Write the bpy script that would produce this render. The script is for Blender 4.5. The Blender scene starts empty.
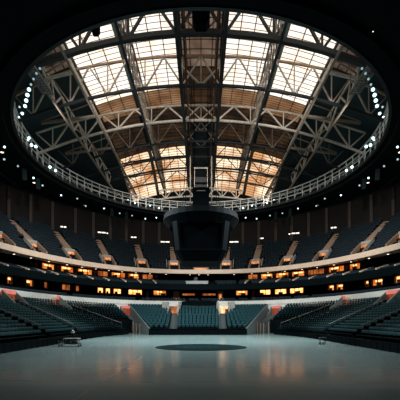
import bpy, math, random
from mathutils import Vector, Matrix
random.seed(7)
C = bpy.context.scene.collection
PI = math.pi
F_PX, HZ, CX, CAMH = 354.0, 320.0, 201.0, 2.2
YC = 29.0                                  # middle of the bowl

# ------------------------------------------------------------------ materials
def mat(name, col, rough=0.6, metal=0.0, var=0.15, scale=3.0, emit=None, estr=0.0, spec=0.5, bump=0.0):
    m = bpy.data.materials.new(name); m.use_nodes = True
    nt = m.node_tree; n = nt.nodes; l = nt.links
    b = n['Principled BSDF']
    b.inputs['Roughness'].default_value = rough
    b.inputs['Metallic'].default_value = metal
    b.inputs['Specular IOR Level'].default_value = spec
    tc = n.new('ShaderNodeTexCoord')
    nz = n.new('ShaderNodeTexNoise'); nz.inputs['Scale'].default_value = scale; nz.inputs['Detail'].default_value = 4
    l.new(tc.outputs['Object'], nz.inputs['Vector'])
    cr = n.new('ShaderNodeValToRGB')
    cr.color_ramp.elements[0].position = 0.3; cr.color_ramp.elements[1].position = 0.7
    cr.color_ramp.elements[0].color = (*[max(0, c*(1-var)) for c in col], 1)
    cr.color_ramp.elements[1].color = (*[min(1, c*(1+var)) for c in col], 1)
    l.new(nz.outputs['Fac'], cr.inputs['Fac']); l.new(cr.outputs['Color'], b.inputs['Base Color'])
    if emit:
        b.inputs['Emission Color'].default_value = (*emit, 1)
        b.inputs['Emission Strength'].default_value = estr
    if bump:
        bp = n.new('ShaderNodeBump'); bp.inputs['Strength'].default_value = bump; bp.inputs['Distance'].default_value = 0.02
        l.new(nz.outputs['Fac'], bp.inputs['Height']); l.new(bp.outputs['Normal'], b.inputs['Normal'])
    return m

def glow(name, c0, c1, s, scale=0.6, lo=0.35, hi=0.65, stretch=(1, 1, 1), detail=3):
    """emissive pane whose tone drifts between two colours"""
    m = bpy.data.materials.new(name); m.use_nodes = True
    nt = m.node_tree; n = nt.nodes; l = nt.links
    b = n['Principled BSDF']; b.inputs['Base Color'].default_value = (*[0.3*c for c in c0], 1); b.inputs['Roughness'].default_value = 0.4
    tc = n.new('ShaderNodeTexCoord'); mp = n.new('ShaderNodeMapping'); mp.inputs['Scale'].default_value = stretch
    nz = n.new('ShaderNodeTexNoise'); nz.inputs['Scale'].default_value = scale; nz.inputs['Detail'].default_value = detail
    cr = n.new('ShaderNodeValToRGB'); e = cr.color_ramp.elements
    e[0].position = lo; e[1].position = hi; e[0].color = (*c0, 1); e[1].color = (*c1, 1)
    l.new(tc.outputs['Object'], mp.inputs['Vector']); l.new(mp.outputs['Vector'], nz.inputs['Vector'])
    l.new(nz.outputs['Fac'], cr.inputs['Fac']); l.new(cr.outputs['Color'], b.inputs['Emission Color'])
    b.inputs['Emission Strength'].default_value = s
    return m

M = {}
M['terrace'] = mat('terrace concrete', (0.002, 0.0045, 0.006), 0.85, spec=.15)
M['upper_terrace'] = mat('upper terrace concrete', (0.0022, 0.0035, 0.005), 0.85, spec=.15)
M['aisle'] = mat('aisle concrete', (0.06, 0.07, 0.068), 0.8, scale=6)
M['tan_step'] = mat('tan stair concrete', (0.20, 0.135, 0.095), 0.8, scale=5)  # warm light on the upper stairs is part of this tan
M['black'] = mat('black paint', (0.0015, 0.0035, 0.0045), 0.8, spec=.04)
M['black_gloss'] = mat('black screen glass', (0.0015, 0.003, 0.004), 0.3, spec=.15)
M['board'] = mat('black scoreboard shell', (0.0012, 0.0026, 0.0034), 0.7, spec=.05)
M['ceil'] = mat('black ceiling', (0.004, 0.006, 0.008), 0.9, spec=0.1)
M['wall'] = mat('dim brown wall', (0.0105, 0.0097, 0.0094), 0.85, spec=.15, scale=0.4)
M['pillar'] = mat('dim tan pillar', (0.038, 0.030, 0.025), 0.8, spec=.2)
M['tan'] = mat('tan fascia', (0.62, 0.48, 0.37), 0.6, scale=0.8, var=0.08)
M['white_band'] = mat('pale parapet', (0.58, 0.59, 0.55), 0.6, scale=0.8, var=0.08)
M['pale'] = mat('pale painted wall', (0.27, 0.265, 0.245), 0.7)
M['cream'] = mat('cream painted wall', (0.62, 0.52, 0.42), 0.7)
M['grey_wall'] = mat('grey wall', (0.09, 0.105, 0.105), 0.7)
M['teal_dark'] = mat('dark teal board', (0.0012, 0.0045, 0.006), 0.8, spec=.05)
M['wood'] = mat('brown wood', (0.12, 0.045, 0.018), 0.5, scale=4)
M['wood_lit'] = mat('lit brown wood', (0.36, 0.13, 0.05), 0.5, scale=4)  # lighter copy of the wood with lamp light put into its colour
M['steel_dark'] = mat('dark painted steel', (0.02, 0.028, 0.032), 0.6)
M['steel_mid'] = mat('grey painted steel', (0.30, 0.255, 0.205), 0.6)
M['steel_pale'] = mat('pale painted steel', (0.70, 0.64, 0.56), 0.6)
M['rail'] = mat('pale galvanised steel', (0.72, 0.76, 0.74), 0.5)
M['tan_steel'] = mat('tan lit steel', (0.55, 0.38, 0.26), 0.6)  # skylight glow on the beam put into its colour
M['stair_light'] = mat('lit stair concrete', (0.20, 0.20, 0.18), 0.8, scale=6)  # lighter copy of the aisle concrete, its lighting put into the colour
M['steel_grey'] = mat('dull galvanised steel', (0.20, 0.21, 0.20), 0.6)
M['roof'] = mat('dark corrugated roof', (0.018, 0.042, 0.05), 0.8, scale=0.5)
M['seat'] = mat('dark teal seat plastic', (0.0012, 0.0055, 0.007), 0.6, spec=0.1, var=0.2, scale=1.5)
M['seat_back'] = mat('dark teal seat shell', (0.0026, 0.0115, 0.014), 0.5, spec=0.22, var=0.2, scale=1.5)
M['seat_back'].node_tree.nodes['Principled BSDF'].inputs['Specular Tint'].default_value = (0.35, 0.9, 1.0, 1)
M['seat_highlight'] = mat('teal seat top highlight', (0.0075, 0.029, 0.034), 0.4, var=0.2, scale=1.5, spec=0.25)  # highlight along the seat tops put into the colour
M['seat_highlight'].node_tree.nodes['Principled BSDF'].inputs['Specular Tint'].default_value = (0.4, 0.9, 1.0, 1)
M['seat_upper_highlight'] = mat('slate upper seat highlight', (0.014, 0.024, 0.033), 0.6, var=0.2, scale=1.5, spec=0.1)  # seat-top highlight of the upper decks, put into the colour
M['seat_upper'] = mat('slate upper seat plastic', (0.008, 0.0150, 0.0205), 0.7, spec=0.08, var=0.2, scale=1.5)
M['cloth'] = mat('white table top', (0.26, 0.29, 0.29), 0.5)
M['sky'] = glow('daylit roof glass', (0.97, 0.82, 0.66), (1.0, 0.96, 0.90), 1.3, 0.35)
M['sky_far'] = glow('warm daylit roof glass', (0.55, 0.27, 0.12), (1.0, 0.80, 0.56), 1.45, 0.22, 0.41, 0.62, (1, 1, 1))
M['roof_glow_amber'] = glow('amber roof sheet', (0.30, 0.13, 0.05), (0.60, 0.34, 0.18), 0.55, 0.4)  # orange roof underside given a weak glow of its own
M['roof_glow_brown'] = glow('brown roof sheet', (0.14, 0.085, 0.055), (0.30, 0.21, 0.15), 0.7, 0.35)  # brown roof spine given a weak glow of its own
M['roof_glow_dim'] = glow('dim brown roof sheet', (0.020, 0.012, 0.008), (0.07, 0.036, 0.018), 0.7, 0.5)  # dark brown roof given a faint glow of its own
M['roof_glow_side'] = glow('dull side roof sheet', (0.03, 0.02, 0.014), (0.16, 0.11, 0.08), 0.8, 0.5)  # brown roof beyond the skylights given a faint glow
M['bar_pale'] = mat('pale glazing bar', (0.35, 0.25, 0.17), 0.6)
M['suite'] = glow('lit suite', (0.50, 0.085, 0.01), (1.0, 0.36, 0.07), 1.25, 1.3, 0.38, 0.66)
M['suite_hot'] = glow('brightly lit suite', (0.75, 0.17, 0.03), (1.0, 0.44, 0.13), 4.2, 1.3, 0.38, 0.66)
M['suite_dim'] = glow('dim lit suite', (0.20, 0.04, 0.008), (0.75, 0.22, 0.05), 0.8, 1.0)
M['suite_lamp'] = mat('suite lamp', (1, 0.8, 0.5), emit=(1.0, 0.55, 0.2), estr=2.6)
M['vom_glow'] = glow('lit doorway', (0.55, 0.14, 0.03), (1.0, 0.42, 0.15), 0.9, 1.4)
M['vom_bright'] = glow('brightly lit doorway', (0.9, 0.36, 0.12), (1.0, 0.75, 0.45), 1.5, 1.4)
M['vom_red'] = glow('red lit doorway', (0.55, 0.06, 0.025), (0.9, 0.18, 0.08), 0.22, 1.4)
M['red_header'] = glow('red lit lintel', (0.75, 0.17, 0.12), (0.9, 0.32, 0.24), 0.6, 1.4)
M['lens'] = mat('spot lens', (0.8, 0.9, 0.9), emit=(0.55, 0.9, 0.95), estr=2.2)
M['lens_dim'] = mat('dim spot lens', (0.8, 0.9, 0.9), emit=(0.45, 0.75, 0.8), estr=0.45)
M['down'] = mat('downlight lens', (1, 0.9, 0.8), emit=(1.0, 0.78, 0.6), estr=2.0)
M['lamp_white'] = mat('wall lamp lens', (1, 1, 0.9), emit=(1.0, 0.9, 0.78), estr=1.1)
M['speaker'] = mat('dark teal speaker', (0.003, 0.010, 0.012), 0.7, spec=.1)
M['emblem'] = mat('dark teal floor paint', (0.0035, 0.014, 0.016), 0.6, spec=.02, var=0.1)
M['emblem_mark'] = mat('faded emblem paint', (0.016, 0.034, 0.037), 0.6, spec=.02)

def floor_mat():
    m = bpy.data.materials.new('sealed arena floor'); m.use_nodes = True
    nt = m.node_tree; n = nt.nodes; l = nt.links; b = n['Principled BSDF']
    tc = n.new('ShaderNodeTexCoord')
    mp = n.new('ShaderNodeMapping'); mp.inputs['Scale'].default_value = (0.12, 1.0, 1); l.new(tc.outputs['Object'], mp.inputs['Vector'])
    nz = n.new('ShaderNodeTexNoise'); nz.inputs['Scale'].default_value = 0.5; nz.inputs['Detail'].default_value = 2; l.new(mp.outputs['Vector'], nz.inputs['Vector'])
    cr = n.new('ShaderNodeValToRGB'); e = cr.color_ramp.elements; e[0].position = .3; e[1].position = .72
    e[0].color = (0.165, 0.225, 0.220, 1); e[1].color = (0.205, 0.262, 0.256, 1)
    l.new(nz.outputs['Fac'], cr.inputs['Fac'])
    l.new(cr.outputs['Color'], b.inputs['Base Color'])
    # sheen on the middle of the floor, reflections damped towards the near end
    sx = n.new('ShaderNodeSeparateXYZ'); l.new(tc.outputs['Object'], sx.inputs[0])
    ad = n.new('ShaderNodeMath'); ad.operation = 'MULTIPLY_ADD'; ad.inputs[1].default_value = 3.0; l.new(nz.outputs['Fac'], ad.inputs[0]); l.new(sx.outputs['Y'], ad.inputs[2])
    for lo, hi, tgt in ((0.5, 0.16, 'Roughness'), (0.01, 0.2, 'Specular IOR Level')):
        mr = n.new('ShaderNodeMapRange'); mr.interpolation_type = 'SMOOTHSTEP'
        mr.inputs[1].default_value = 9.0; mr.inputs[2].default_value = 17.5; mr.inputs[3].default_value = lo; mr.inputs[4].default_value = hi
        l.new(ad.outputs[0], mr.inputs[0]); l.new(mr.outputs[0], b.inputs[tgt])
    return m
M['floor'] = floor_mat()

for k_ in ('lens', 'lens_dim', 'down', 'lamp_white', 'suite_lamp', 'suite', 'suite_hot', 'suite_dim', 'vom_glow', 'vom_bright', 'vom_red', 'red_header', 'roof_glow_dim', 'roof_glow_side', 'roof_glow_brown', 'roof_glow_amber'):
    M[k_].cycles.emission_sampling = 'NONE'

# ------------------------------------------------------------------ mesh helpers
class MB:
    def __init__(s): s.v = []; s.f = []; s.mi = []; s.m = 0
    def quad(s, *p):
        i = len(s.v); s.v += [tuple(q) for q in p]; s.f.append(tuple(range(i, i+len(p)))); s.mi.append(s.m)
    def hexa(s, p):                       # p: 4 bottom, 4 top
        i = len(s.v); s.v += [tuple(q) for q in p]
        for f in ((3,2,1,0), (4,5,6,7), (0,1,5,4), (1,2,6,5), (2,3,7,6), (3,0,4,7)):
            s.f.append(tuple(i+k for k in f)); s.mi.append(s.m)
    def box(s, x0, x1, y0, y1, z0, z1):
        s.hexa([(x0,y0,z0),(x1,y0,z0),(x1,y1,z0),(x0,y1,z0),(x0,y0,z1),(x1,y0,z1),(x1,y1,z1),(x0,y1,z1)])
    def beam(s, a, b, w, h=None):
        a = Vector(a); b = Vector(b); h = h or w
        d = (b-a).normalized()
        up = Vector((0,0,1)) if abs(d.z) < 0.95 else Vector((0,1,0))
        sx = d.cross(up).normalized()*(w/2); sz = sx.cross(d).normalized()*(h/2)
        s.hexa([a-sx-sz, a+sx-sz, b+sx-sz, b-sx-sz, a-sx+sz, a+sx+sz, b+sx+sz, b-sx+sz])
    def poly(s, pts, w, h=None):
        for a, b in zip(pts, pts[1:]): s.beam(a, b, w, h)
    def tube(s, a, b, r0, r1=None, n=10, cap=True):
        a = Vector(a); b = Vector(b); r1 = r0 if r1 is None else r1
        d = (b-a).normalized(); up = Vector((0,0,1)) if abs(d.z) < 0.95 else Vector((0,1,0))
        x = d.cross(up).normalized(); y = x.cross(d)
        i = len(s.v)
        for p, r in ((a, r0), (b, r1)):
            for k in range(n):
                t = 2*PI*k/n; s.v.append(tuple(p + x*(r*math.cos(t)) + y*(r*math.sin(t))))
        for k in range(n):
            s.f.append((i+k, i+(k+1) % n, i+n+(k+1) % n, i+n+k)); s.mi.append(s.m)
        if cap:
            s.f.append(tuple(i+k for k in range(n))); s.mi.append(s.m)
            s.f.append(tuple(i+n+k for k in reversed(range(n)))); s.mi.append(s.m)
    def prism(s, prof, z0, z1):           # prof: list of xy
        n = len(prof); i = len(s.v)
        s.v += [(x, y, z0) for x, y in prof] + [(x, y, z1) for x, y in prof]
        for k in range(n): s.f.append((i+k, i+(k+1) % n, i+n+(k+1) % n, i+n+k)); s.mi.append(s.m)
        s.f.append(tuple(i+k for k in reversed(range(n)))); s.mi.append(s.m)
        s.f.append(tuple(i+n+k for k in range(n))); s.mi.append(s.m)
    def grid(s, rows):                    # rows of equally many points
        i = len(s.v); n = len(rows[0])
        for r in rows: s.v += [tuple(p) for p in r]
        for a in range(len(rows)-1):
            for b in range(n-1):
                s.f.append((i+a*n+b, i+a*n+b+1, i+(a+1)*n+b+1, i+(a+1)*n+b)); s.mi.append(s.m)
    def build(s, name, m, parent=None, origin=None, smooth=False):
        me = bpy.data.meshes.new(name)
        vs = s.v if origin is None else [(x-origin[0], y-origin[1], z-origin[2]) for x, y, z in s.v]
        me.from_pydata(vs, [], s.f)
        for q in (m if isinstance(m, (list, tuple)) else [m]): me.materials.append(q)
        if any(s.mi): me.polygons.foreach_set('material_index', s.mi)
        if smooth: me.polygons.foreach_set('use_smooth', [True]*len(s.f))
        me.update()
        o = bpy.data.objects.new(name, me); C.objects.link(o)
        if parent is not None: o.parent = parent
        elif origin is not None: o.location = origin
        return o

def struct(o): o['kind'] = 'structure'; return o
def tag(o, label, cat, group=None):
    o['label'] = label; o['category'] = cat
    if group: o['group'] = group
    return o
def thing(name, label, cat, loc=(0,0,0), group=None):
    o = bpy.data.objects.new(name, None); o.empty_display_size = 0.2; C.objects.link(o); o.location = loc
    return tag(o, label, cat, group)
ORD = ['zeroth','first','second','third','fourth','fifth','sixth','seventh','eighth','ninth','tenth','eleventh','twelfth','thirteenth',
       'fourteenth','fifteenth','sixteenth','seventeenth','eighteenth','nineteenth','twentieth','twenty-first','twenty-second','twenty-third','twenty-fourth',
       'twenty-fifth','twenty-sixth','twenty-seventh','twenty-eighth','twenty-ninth','thirtieth']

# ------------------------------------------------------------------ plan curves of the bowl (t = 0 at the far end, positive to +X)
def ring(a, b, n, t, yc=YC):
    s, c = math.sin(t), math.cos(t)
    return (a*math.copysign(abs(s)**(2/n), s), yc + b*math.copysign(abs(c)**(2/n), c))
def px_t(px, a, b, n):                    # ring parameter seen in the direction of one picture column
    k = (px-CX)/F_PX
    lo, hi = -1.75, 1.75
    for _ in range(60):
        m = (lo+hi)/2; x, y = ring(a, b, n, m)
        if x < k*max(y, 0.5): lo = m
        else: hi = m
    return (lo+hi)/2
def lerp(a, b, r): return a + (b-a)*r
TMAX = 1.95
def ts(n=120, t0=-TMAX, t1=TMAX): return [lerp(t0, t1, i/n) for i in range(n+1)]
def loft(mb, prof, tt):
    mb.grid([[(*ring(a, b, n, t), z) for t in tt] for a, b, n, z in prof])

# ------------------------------------------------------------------ floor
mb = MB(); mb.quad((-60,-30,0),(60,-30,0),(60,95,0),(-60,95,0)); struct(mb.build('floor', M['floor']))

# centre emblem, painted disc inlaid on the floor
em = thing('floor_emblem', 'large dark teal round emblem in the middle of the arena floor', 'floor emblem', (0, 28.8, 0))
def disc(mb, r0, r1, z, n=72):
    for k in range(n):
        a, b = 2*PI*k/n, 2*PI*(k+1)/n
        if r0 == 0: mb.quad((0,0,z),(r1*math.cos(a),r1*math.sin(a),z),(r1*math.cos(b),r1*math.sin(b),z))
        else: mb.quad((r0*math.cos(a),r0*math.sin(a),z),(r1*math.cos(a),r1*math.sin(a),z),(r1*math.cos(b),r1*math.sin(b),z),(r0*math.cos(b),r0*math.sin(b),z))
mb = MB(); disc(mb, 0, 3.7, 0.004); mb.build('disc', M['emblem'], em)
mb = MB(); disc(mb, 3.35, 3.45, 0.008); mb.build('outline_ring', M['emblem_mark'], em)
mb = MB()
for x0, x1, y0, y1 in ((-2.0,-1.7,-.7,.5),(-1.5,-.9,-.7,.5),(-.7,-.4,-.7,.5),(-.2,.3,-.7,-.35),(-.2,.3,.15,.5),(.5,.8,-.7,.5),(1.0,1.5,-.7,-.3),(1.0,1.2,-.3,.5)):
    mb.quad((x0,y0,.008),(x1,y0,.008),(x1,y1,.008),(x0,y1,.008))
mb.build('mark', M['emblem_mark'], em)['label'] = 'faded paler mark across the emblem'

mb = MB(); mb.quad((-3.53,8,.006),(-3.48,8,.006),(-3.48,21,.006),(-3.53,21,.006)); struct(mb.build('trim_9', M['steel_mid']))

# ------------------------------------------------------------------ lower bowl
BR = (23.2, 39.0, 2.6)
Z0, Z1, NR, ZS = 0.75, 4.35, 15, 0.5
def back_at(y, side):                     # point of the back ring at a given y
    u = max(0.0, 1-abs((y-YC)/BR[1])**BR[2]); return Vector((side*BR[0]*u**(1/BR[2]), y))
def back_x(x):
    u = max(0.0, 1-abs(x/BR[0])**BR[2]); return Vector((x, YC+BR[1]*u**(1/BR[2])))
def resample(pts, n):
    pts = [Vector(p) for p in pts]
    L = [0]
    for a, b in zip(pts, pts[1:]): L.append(L[-1]+(b-a).length)
    out = []
    for i in range(n+1):
        d = L[-1]*i/n; k = 0
        while k < len(L)-2 and L[k+1] < d: k += 1
        seg = L[k+1]-L[k]
        out.append(pts[k].lerp(pts[k+1], (d-L[k])/seg if seg else 0))
    return out
def steps(front, back, z0, z1, nr, name, m, base=0.0, n=12):
    F, B = resample(front, n), resample(back, n)
    mb = MB()
    zz = [lerp(z0, z1, i/(nr-1)) if nr > 1 else z0 for i in range(nr)]
    P = lambda i, r, z: (*F[i].lerp(B[i], r), z)
    for k in range(nr):
        r0, r1 = k/nr, (k+1)/nr; zb = base if k == 0 else zz[k-1]
        mb.grid([[P(i, r0, zb) for i in range(n+1)], [P(i, r0, zz[k]) for i in range(n+1)], [P(i, r1, zz[k]) for i in range(n+1)]])
        for i in (0, n): mb.quad(P(i, r0, base), P(i, r1, base), P(i, r1, zz[k]), P(i, r0, zz[k]))
    return struct(mb.build(name, m)), F, B, zz

SEATS = []     # (x, y, z, angle, section, row, number, material index)
def seat_rows(front, back, zz, sec, mi=0, pitch=0.55, skip=lambda p: False, rows=None):
    F, B = resample(front, 40), resample(back, 40); nr = len(zz)
    for k in range(nr):
        if rows and k not in rows: continue
        r = (k+0.62)/nr
        line = [F[i].lerp(B[i], r) for i in range(41)]
        L = sum((b-a).length for a, b in zip(line, line[1:]))
        ns = max(1, int((L-0.3)/pitch)); pts = resample(line, ns*2)
        for j in range(ns):
            p = pts[2*j+1]
            i = int(40*(2*j+1)/(2*ns)); d = F[i]-B[i]
            if skip(p): continue
            SEATS.append((p.x, p.y, zz[k], math.atan2(d.y, d.x)+PI/2, sec, k, j, mi))

EX = -0.45      # the end stand sits a little left of the hall's axis
AISLES = []
for s, side in ((-1, 'left'), (1, 'right')):
    yb = lambda a, b, n=8: [back_at(lerp(a, b, i/n), s) for i in range(n+1)]
    blocks = [
        ('nearest block', [(s*13.2, 12), (s*13.3, 30.5)], yb(12, 31.6)),
        ('middle block', [(s*13.35, 31.6), (s*13.6, 39.0)], yb(32.7, 40.2)),
        ('far block', [(s*13.6, 40.2), (s*13.3, 46), (s*12.4, 50.5), (s*11.3, 54)], yb(41.4, 50.4)),
    ]
    for nm, f, b in blocks:
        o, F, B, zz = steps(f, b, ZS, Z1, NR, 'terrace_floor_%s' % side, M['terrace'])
        seat_rows(f, b, zz, '%s stand %s' % (side, nm))
    for f, b, up in (([(s*13.3, 30.5), (s*13.35, 31.6)], [back_at(31.6, s), back_at(32.7, s)], 1),
                 ([(s*13.6, 39.0), (s*13.6, 40.2)], [back_at(40.2, s), back_at(41.4, s)], 1),
                 ([(s*11.3, 54), (s*11.6, 55.0)], [back_at(50.4, s), back_at(51.6, s)], 0)):
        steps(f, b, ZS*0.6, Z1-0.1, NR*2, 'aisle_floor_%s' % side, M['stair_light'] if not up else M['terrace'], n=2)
        AISLES.append((s, f, b))
    # corner block above the entry
    f, b = [(s*15.9, 57.0), (s*13.9, 58.9), (s*11.9, 60.2)], yb(52.0, 62.4)
    o, F, B, zz = steps(f, b, 2.2, Z1, 7, 'terrace_floor_corner', M['terrace'])
    seat_rows(f, b, zz, '%s corner block' % side)
    # end stand, outer blocks
    f = [(EX+s*4.3, 52), (EX+s*7.0, 52)]; b = [back_x(EX+s*lerp(5.0, 12.6, i/8)) for i in range(9)]
    o, F, B, zz = steps(f, b, Z0, Z1, NR, 'terrace_floor_end', M['terrace'])
    seat_rows(f, b, zz, 'end stand %s block' % side)
    f = [(EX+s*3.1, 52), (EX+s*4.3, 52)]; b = [back_x(EX+s*3.8), back_x(EX+s*5.0)]
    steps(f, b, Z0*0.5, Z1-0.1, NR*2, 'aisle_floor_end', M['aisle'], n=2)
    # sloping parapet beside the corner entry
    p0, p1 = Vector((EX+s*7.1, 52, 0)), Vector((*back_x(EX+s*12.7), 0))
    mb = MB(); N = 10
    d = (p1-p0); nrm = Vector((d.y, -d.x, 0)).normalized()*0.09
    for i in range(N):
        a, c = p0.lerp(p1, i/N), p0.lerp(p1, (i+1)/N)
        za, zc = lerp(1.0, 5.2, i/N), lerp(1.0, 5.2, (i+1)/N)
        mb.hexa([a-nrm, c-nrm, c+nrm, a+nrm, Vector((a.x,a.y,za))-nrm, Vector((c.x,c.y,zc))-nrm, Vector((c.x,c.y,zc))+nrm, Vector((a.x,a.y,za))+nrm])
    struct(mb.build('wall_entry_%s' % side, M['grey_wall']))
    # stair of the corner entry, from the doorway down to the gate
    f = [(s*9.6, 58.2), (s*11.7, 60.3)]; b = [back_x(s*12.75), back_at(62.5, s)]
    steps(f, b, 1.9, 3.3, 12, 'aisle_floor_corner', M['aisle'], n=2)
f = [(EX-3.1, 52), (EX+3.1, 52)]; b = [back_x(EX+lerp(-3.8, 3.8, i/6)) for i in range(7)]
o, F, B, zz = steps(f, b, Z0, Z1, NR, 'terrace_floor_end', M['terrace'])
seat_rows(f, b, zz, 'end stand middle block', rows=range(0, 14))

# low dark dasher wall in front of the end stand, with posts
mb = MB(); mb.box(EX-7.2, EX+7.2, 51.8, 51.95, 0, 0.86)
for i in range(25): mb.box(EX-7.2+i*0.595, EX-7.14+i*0.595, 51.74, 51.8, 0, 0.86)
mb.box(EX-7.25, EX+7.25, 51.72, 51.98, 0.86, 0.92)
struct(mb.build('wall_dasher_end', M['black']))
for s, side in ((-1, 'left'), (1, 'right')):
    mb = MB(); pts = resample([(s*13.0, 12), (s*13.15, 31), (s*13.4, 40), (s*13.1, 46), (s*12.2, 50.5), (s*11.1, 54)], 44)
    for a, c in zip(pts, pts[1:]):
        mb.beam((a.x, a.y, 0.28), (c.x, c.y, 0.28), 0.1, 0.56)
        mb.beam((a.x, a.y, 0), (a.x, a.y, 0.6), 0.16, 0.16)
        mb.beam((a.x, a.y, 0.6), (c.x, c.y, 0.6), 0.18, 0.06)
    struct(mb.build('wall_dasher_%s' % side, M['black']))

# pale parapet above the lower bowl, open in the middle where a dark board stands
tC = math.asin((3.2/BR[0])**(BR[2]/2))
for s in (-1, 1):
    mb = MB(); tt = ts(70, s*tC, s*TMAX)
    a, b, n = BR
    loft(mb, [(a, b, n, 4.2), (a, b, n, 5.1), (a-.12, b-.12, n, 5.1), (a-.12, b-.12, n, 5.82), (a+.25, b+.25, n, 5.82), (a+.25, b+.25, n, 4.0)], tt)
    struct(mb.build('trim_%d' % (1 if s < 0 else 2), M['white_band']))
mb = MB(); mb.box(-3.7, 2.8, 67.0, 68.1, 4.3, 5.75); mb.box(-2.2, 2.2, 66.7, 67.0, 4.8, 5.9)
struct(mb.build('wall_board_end', M['black']))

# ------------------------------------------------------------------ suites and balconies
def band(name, prof, m, n=130, t0=-TMAX, t1=TMAX):
    mb = MB(); loft(mb, prof, ts(n, t0, t1)); return struct(mb.build(name, m))
W2 = (28.4, 44.2, 2.5); W1 = (30.6, 44.8, 2.35)
band('suite_floor_lower', [(23.4, 39.2, 2.6, 5.0), (24.2, 40.0, 2.6, 5.0), (24.2, 40.0, 2.6, 5.35), (25.4, 41.2, 2.55, 5.35), (25.4, 41.2, 2.55, 5.75), (28.6, 44.4, 2.5, 5.75)], M['upper_terrace'])
band('wall_suites_lower', [(*W2, 5.7), (*W2, 8.6)], M['black'])
band('trim_3', [(28.6, 44.4, 2.5, 8.5), (26.5, 40.0, 2.4, 8.1), (26.5, 40.0, 2.4, 9.2), (26.7, 40.2, 2.4, 9.2), (26.7, 40.2, 2.4, 8.7)], M['teal_dark'])
band('suite_floor_upper', [(26.7, 40.2, 2.4, 8.75), (27.8, 41.3, 2.4, 8.75), (27.8, 41.3, 2.4, 9.1), (28.9, 42.4, 2.38, 9.1), (28.9, 42.4, 2.38, 9.45), (30.7, 44.9, 2.35, 9.45)], M['upper_terrace'])
band('wall_suites_upper', [(*W1, 9.4), (*W1, 11.9)], M['black'])
band('trim_4', [(30.7, 44.9, 2.35, 11.8), (27.0, 41.0, 2.3, 11.35), (27.0, 41.0, 2.3, 12.15), (27.2, 41.2, 2.3, 12.15), (27.2, 41.2, 2.3, 11.7)], M['tan'])

# lit suites, read off by bearing from the floor
LIT1 = [(41,54,1),(60,73,1),(77,92,1),(97,108,2),(111,125,1),(128,139,1),(142,153,2),(248,258,2),(261,273,1),(276,289,1),(292,305,1),(308,325,2),(329,345,1),(350,361,1)]
LIT2 = [(6,11,1),(25,32,1),(43,47,2),(61,70,2),(75,79,2),(97,103,1),(105,110,1),(113,121,1),(128,142,1),(153,166,1),(182,195,2),(202,216,2),(236,248,1),(260,271,1),(275,287,1),(290,304,1),(329,335,1),(337,344,1),(366,370,1),(373,384,1),(396,404,1)]
wn = 10
for W, LIT, zl, zh in ((W1, LIT1, 10.5, 11.45), (W2, LIT2, 7.25, 8.2)):
    for p0, p1, k in LIT:
        a, b, n = W
        t0, t1 = px_t(p0, a, b, n), px_t(p1, a, b, n)
        tt = ts(8, t0, t1); i_ = -0.06
        if W is W2 and 181 < p0 < 217: z0_, z1_ = 7.2, 7.7
        else: z0_, z1_ = zl, zh
        mb = MB(); loft(mb, [(a+i_, b+i_, n, z0_), (a+i_, b+i_, n, z1_)], tt)
        w = struct(mb.build('window_%d' % wn, (M['suite_hot'] if W is W2 and (97 <= p0 <= 130 or 260 <= p0 <= 291) else M['suite']) if k == 1 else M['suite_dim']))
        mb = MB(); j_ = -0.16
        q = lambda t, z, j=j_: (*ring(a+j, b+j, n, t), z)
        for z in (z0_, z1_): mb.poly([q(t, z) for t in tt], 0.14, 0.1)
        L = (Vector(q(t0, 0))-Vector(q(t1, 0))).length; nb = max(1, round(L/1.1))
        for i in range(nb+1):
            t = lerp(t0, t1, i/nb); mb.beam(q(t, z0_), q(t, z1_), 0.12 if 0 < i < nb else 0.22, 0.12)
        mb.build('window_frame', M['wood'], w)
        if k == 1:   # bright ceiling lamp strip inside and a dark counter in front
            u0, u1 = lerp(t0, t1, 0.15+0.2*random.random()), lerp(t0, t1, 0.6+0.3*random.random())
            mb = MB(); mb.poly([q(t, z1_-0.28, -0.1) for t in ts(4, u0, u1)], 0.05, 0.22); mb.build('window_lamp', M['suite_lamp'], w)
            u0 = lerp(t0, t1, random.random()*0.6)
            mb = MB(); mb.poly([q(t, z0_+0.2, -0.3) for t in ts(3, u0, u0+(t1-t0)*0.35)], 0.2, 0.4); mb.build('window_counter', M['wood'], w)
        wn += 1
# brown columns between the suites
def column(W, px, wpx, z0, z1, m, off=-0.35):
    a, b, n = W; t = px_t(px, a, b, n); x, y = ring(a+off, b+off, n, t)
    w = wpx*y/F_PX; ang = math.atan2(-x, y-8)
    mb = MB(); mb.box(-w/2, w/2, -0.2, 0.2, 0, z1-z0); mb.box(-w/2-.05, w/2+.05, -.24, .24, 0, .12)
    o = struct(mb.build('pillar', m, origin=(0,0,0))); o.location = (x, y, z0); o.rotation_euler.z = ang
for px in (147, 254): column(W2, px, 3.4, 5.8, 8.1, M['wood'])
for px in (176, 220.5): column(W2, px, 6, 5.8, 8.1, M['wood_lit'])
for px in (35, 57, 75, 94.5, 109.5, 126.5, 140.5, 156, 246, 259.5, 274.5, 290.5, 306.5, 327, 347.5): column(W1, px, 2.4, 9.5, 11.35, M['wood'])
for px in (16, 52, 84, 112, 125, 234, 273.5, 289, 308, 326, 349, 390): column(W2, px, 2.2, 5.8, 8.1, M['black'])
# the two glowing doors beside the end columns
for px, mm in ((220.5, 'vom_glow'),):
    a, b, n = W2; x, y = ring(a-.6, b-.6, n, px_t(px, a, b, n))
    mb = MB(); mb.quad((x-.28, y-.02, 5.85), (x+.28, y-.02, 5.85), (x+.28, y-.02, 7.5), (x-.28, y-.02, 7.5)); struct(mb.build('door_9', M[mm]))

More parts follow.
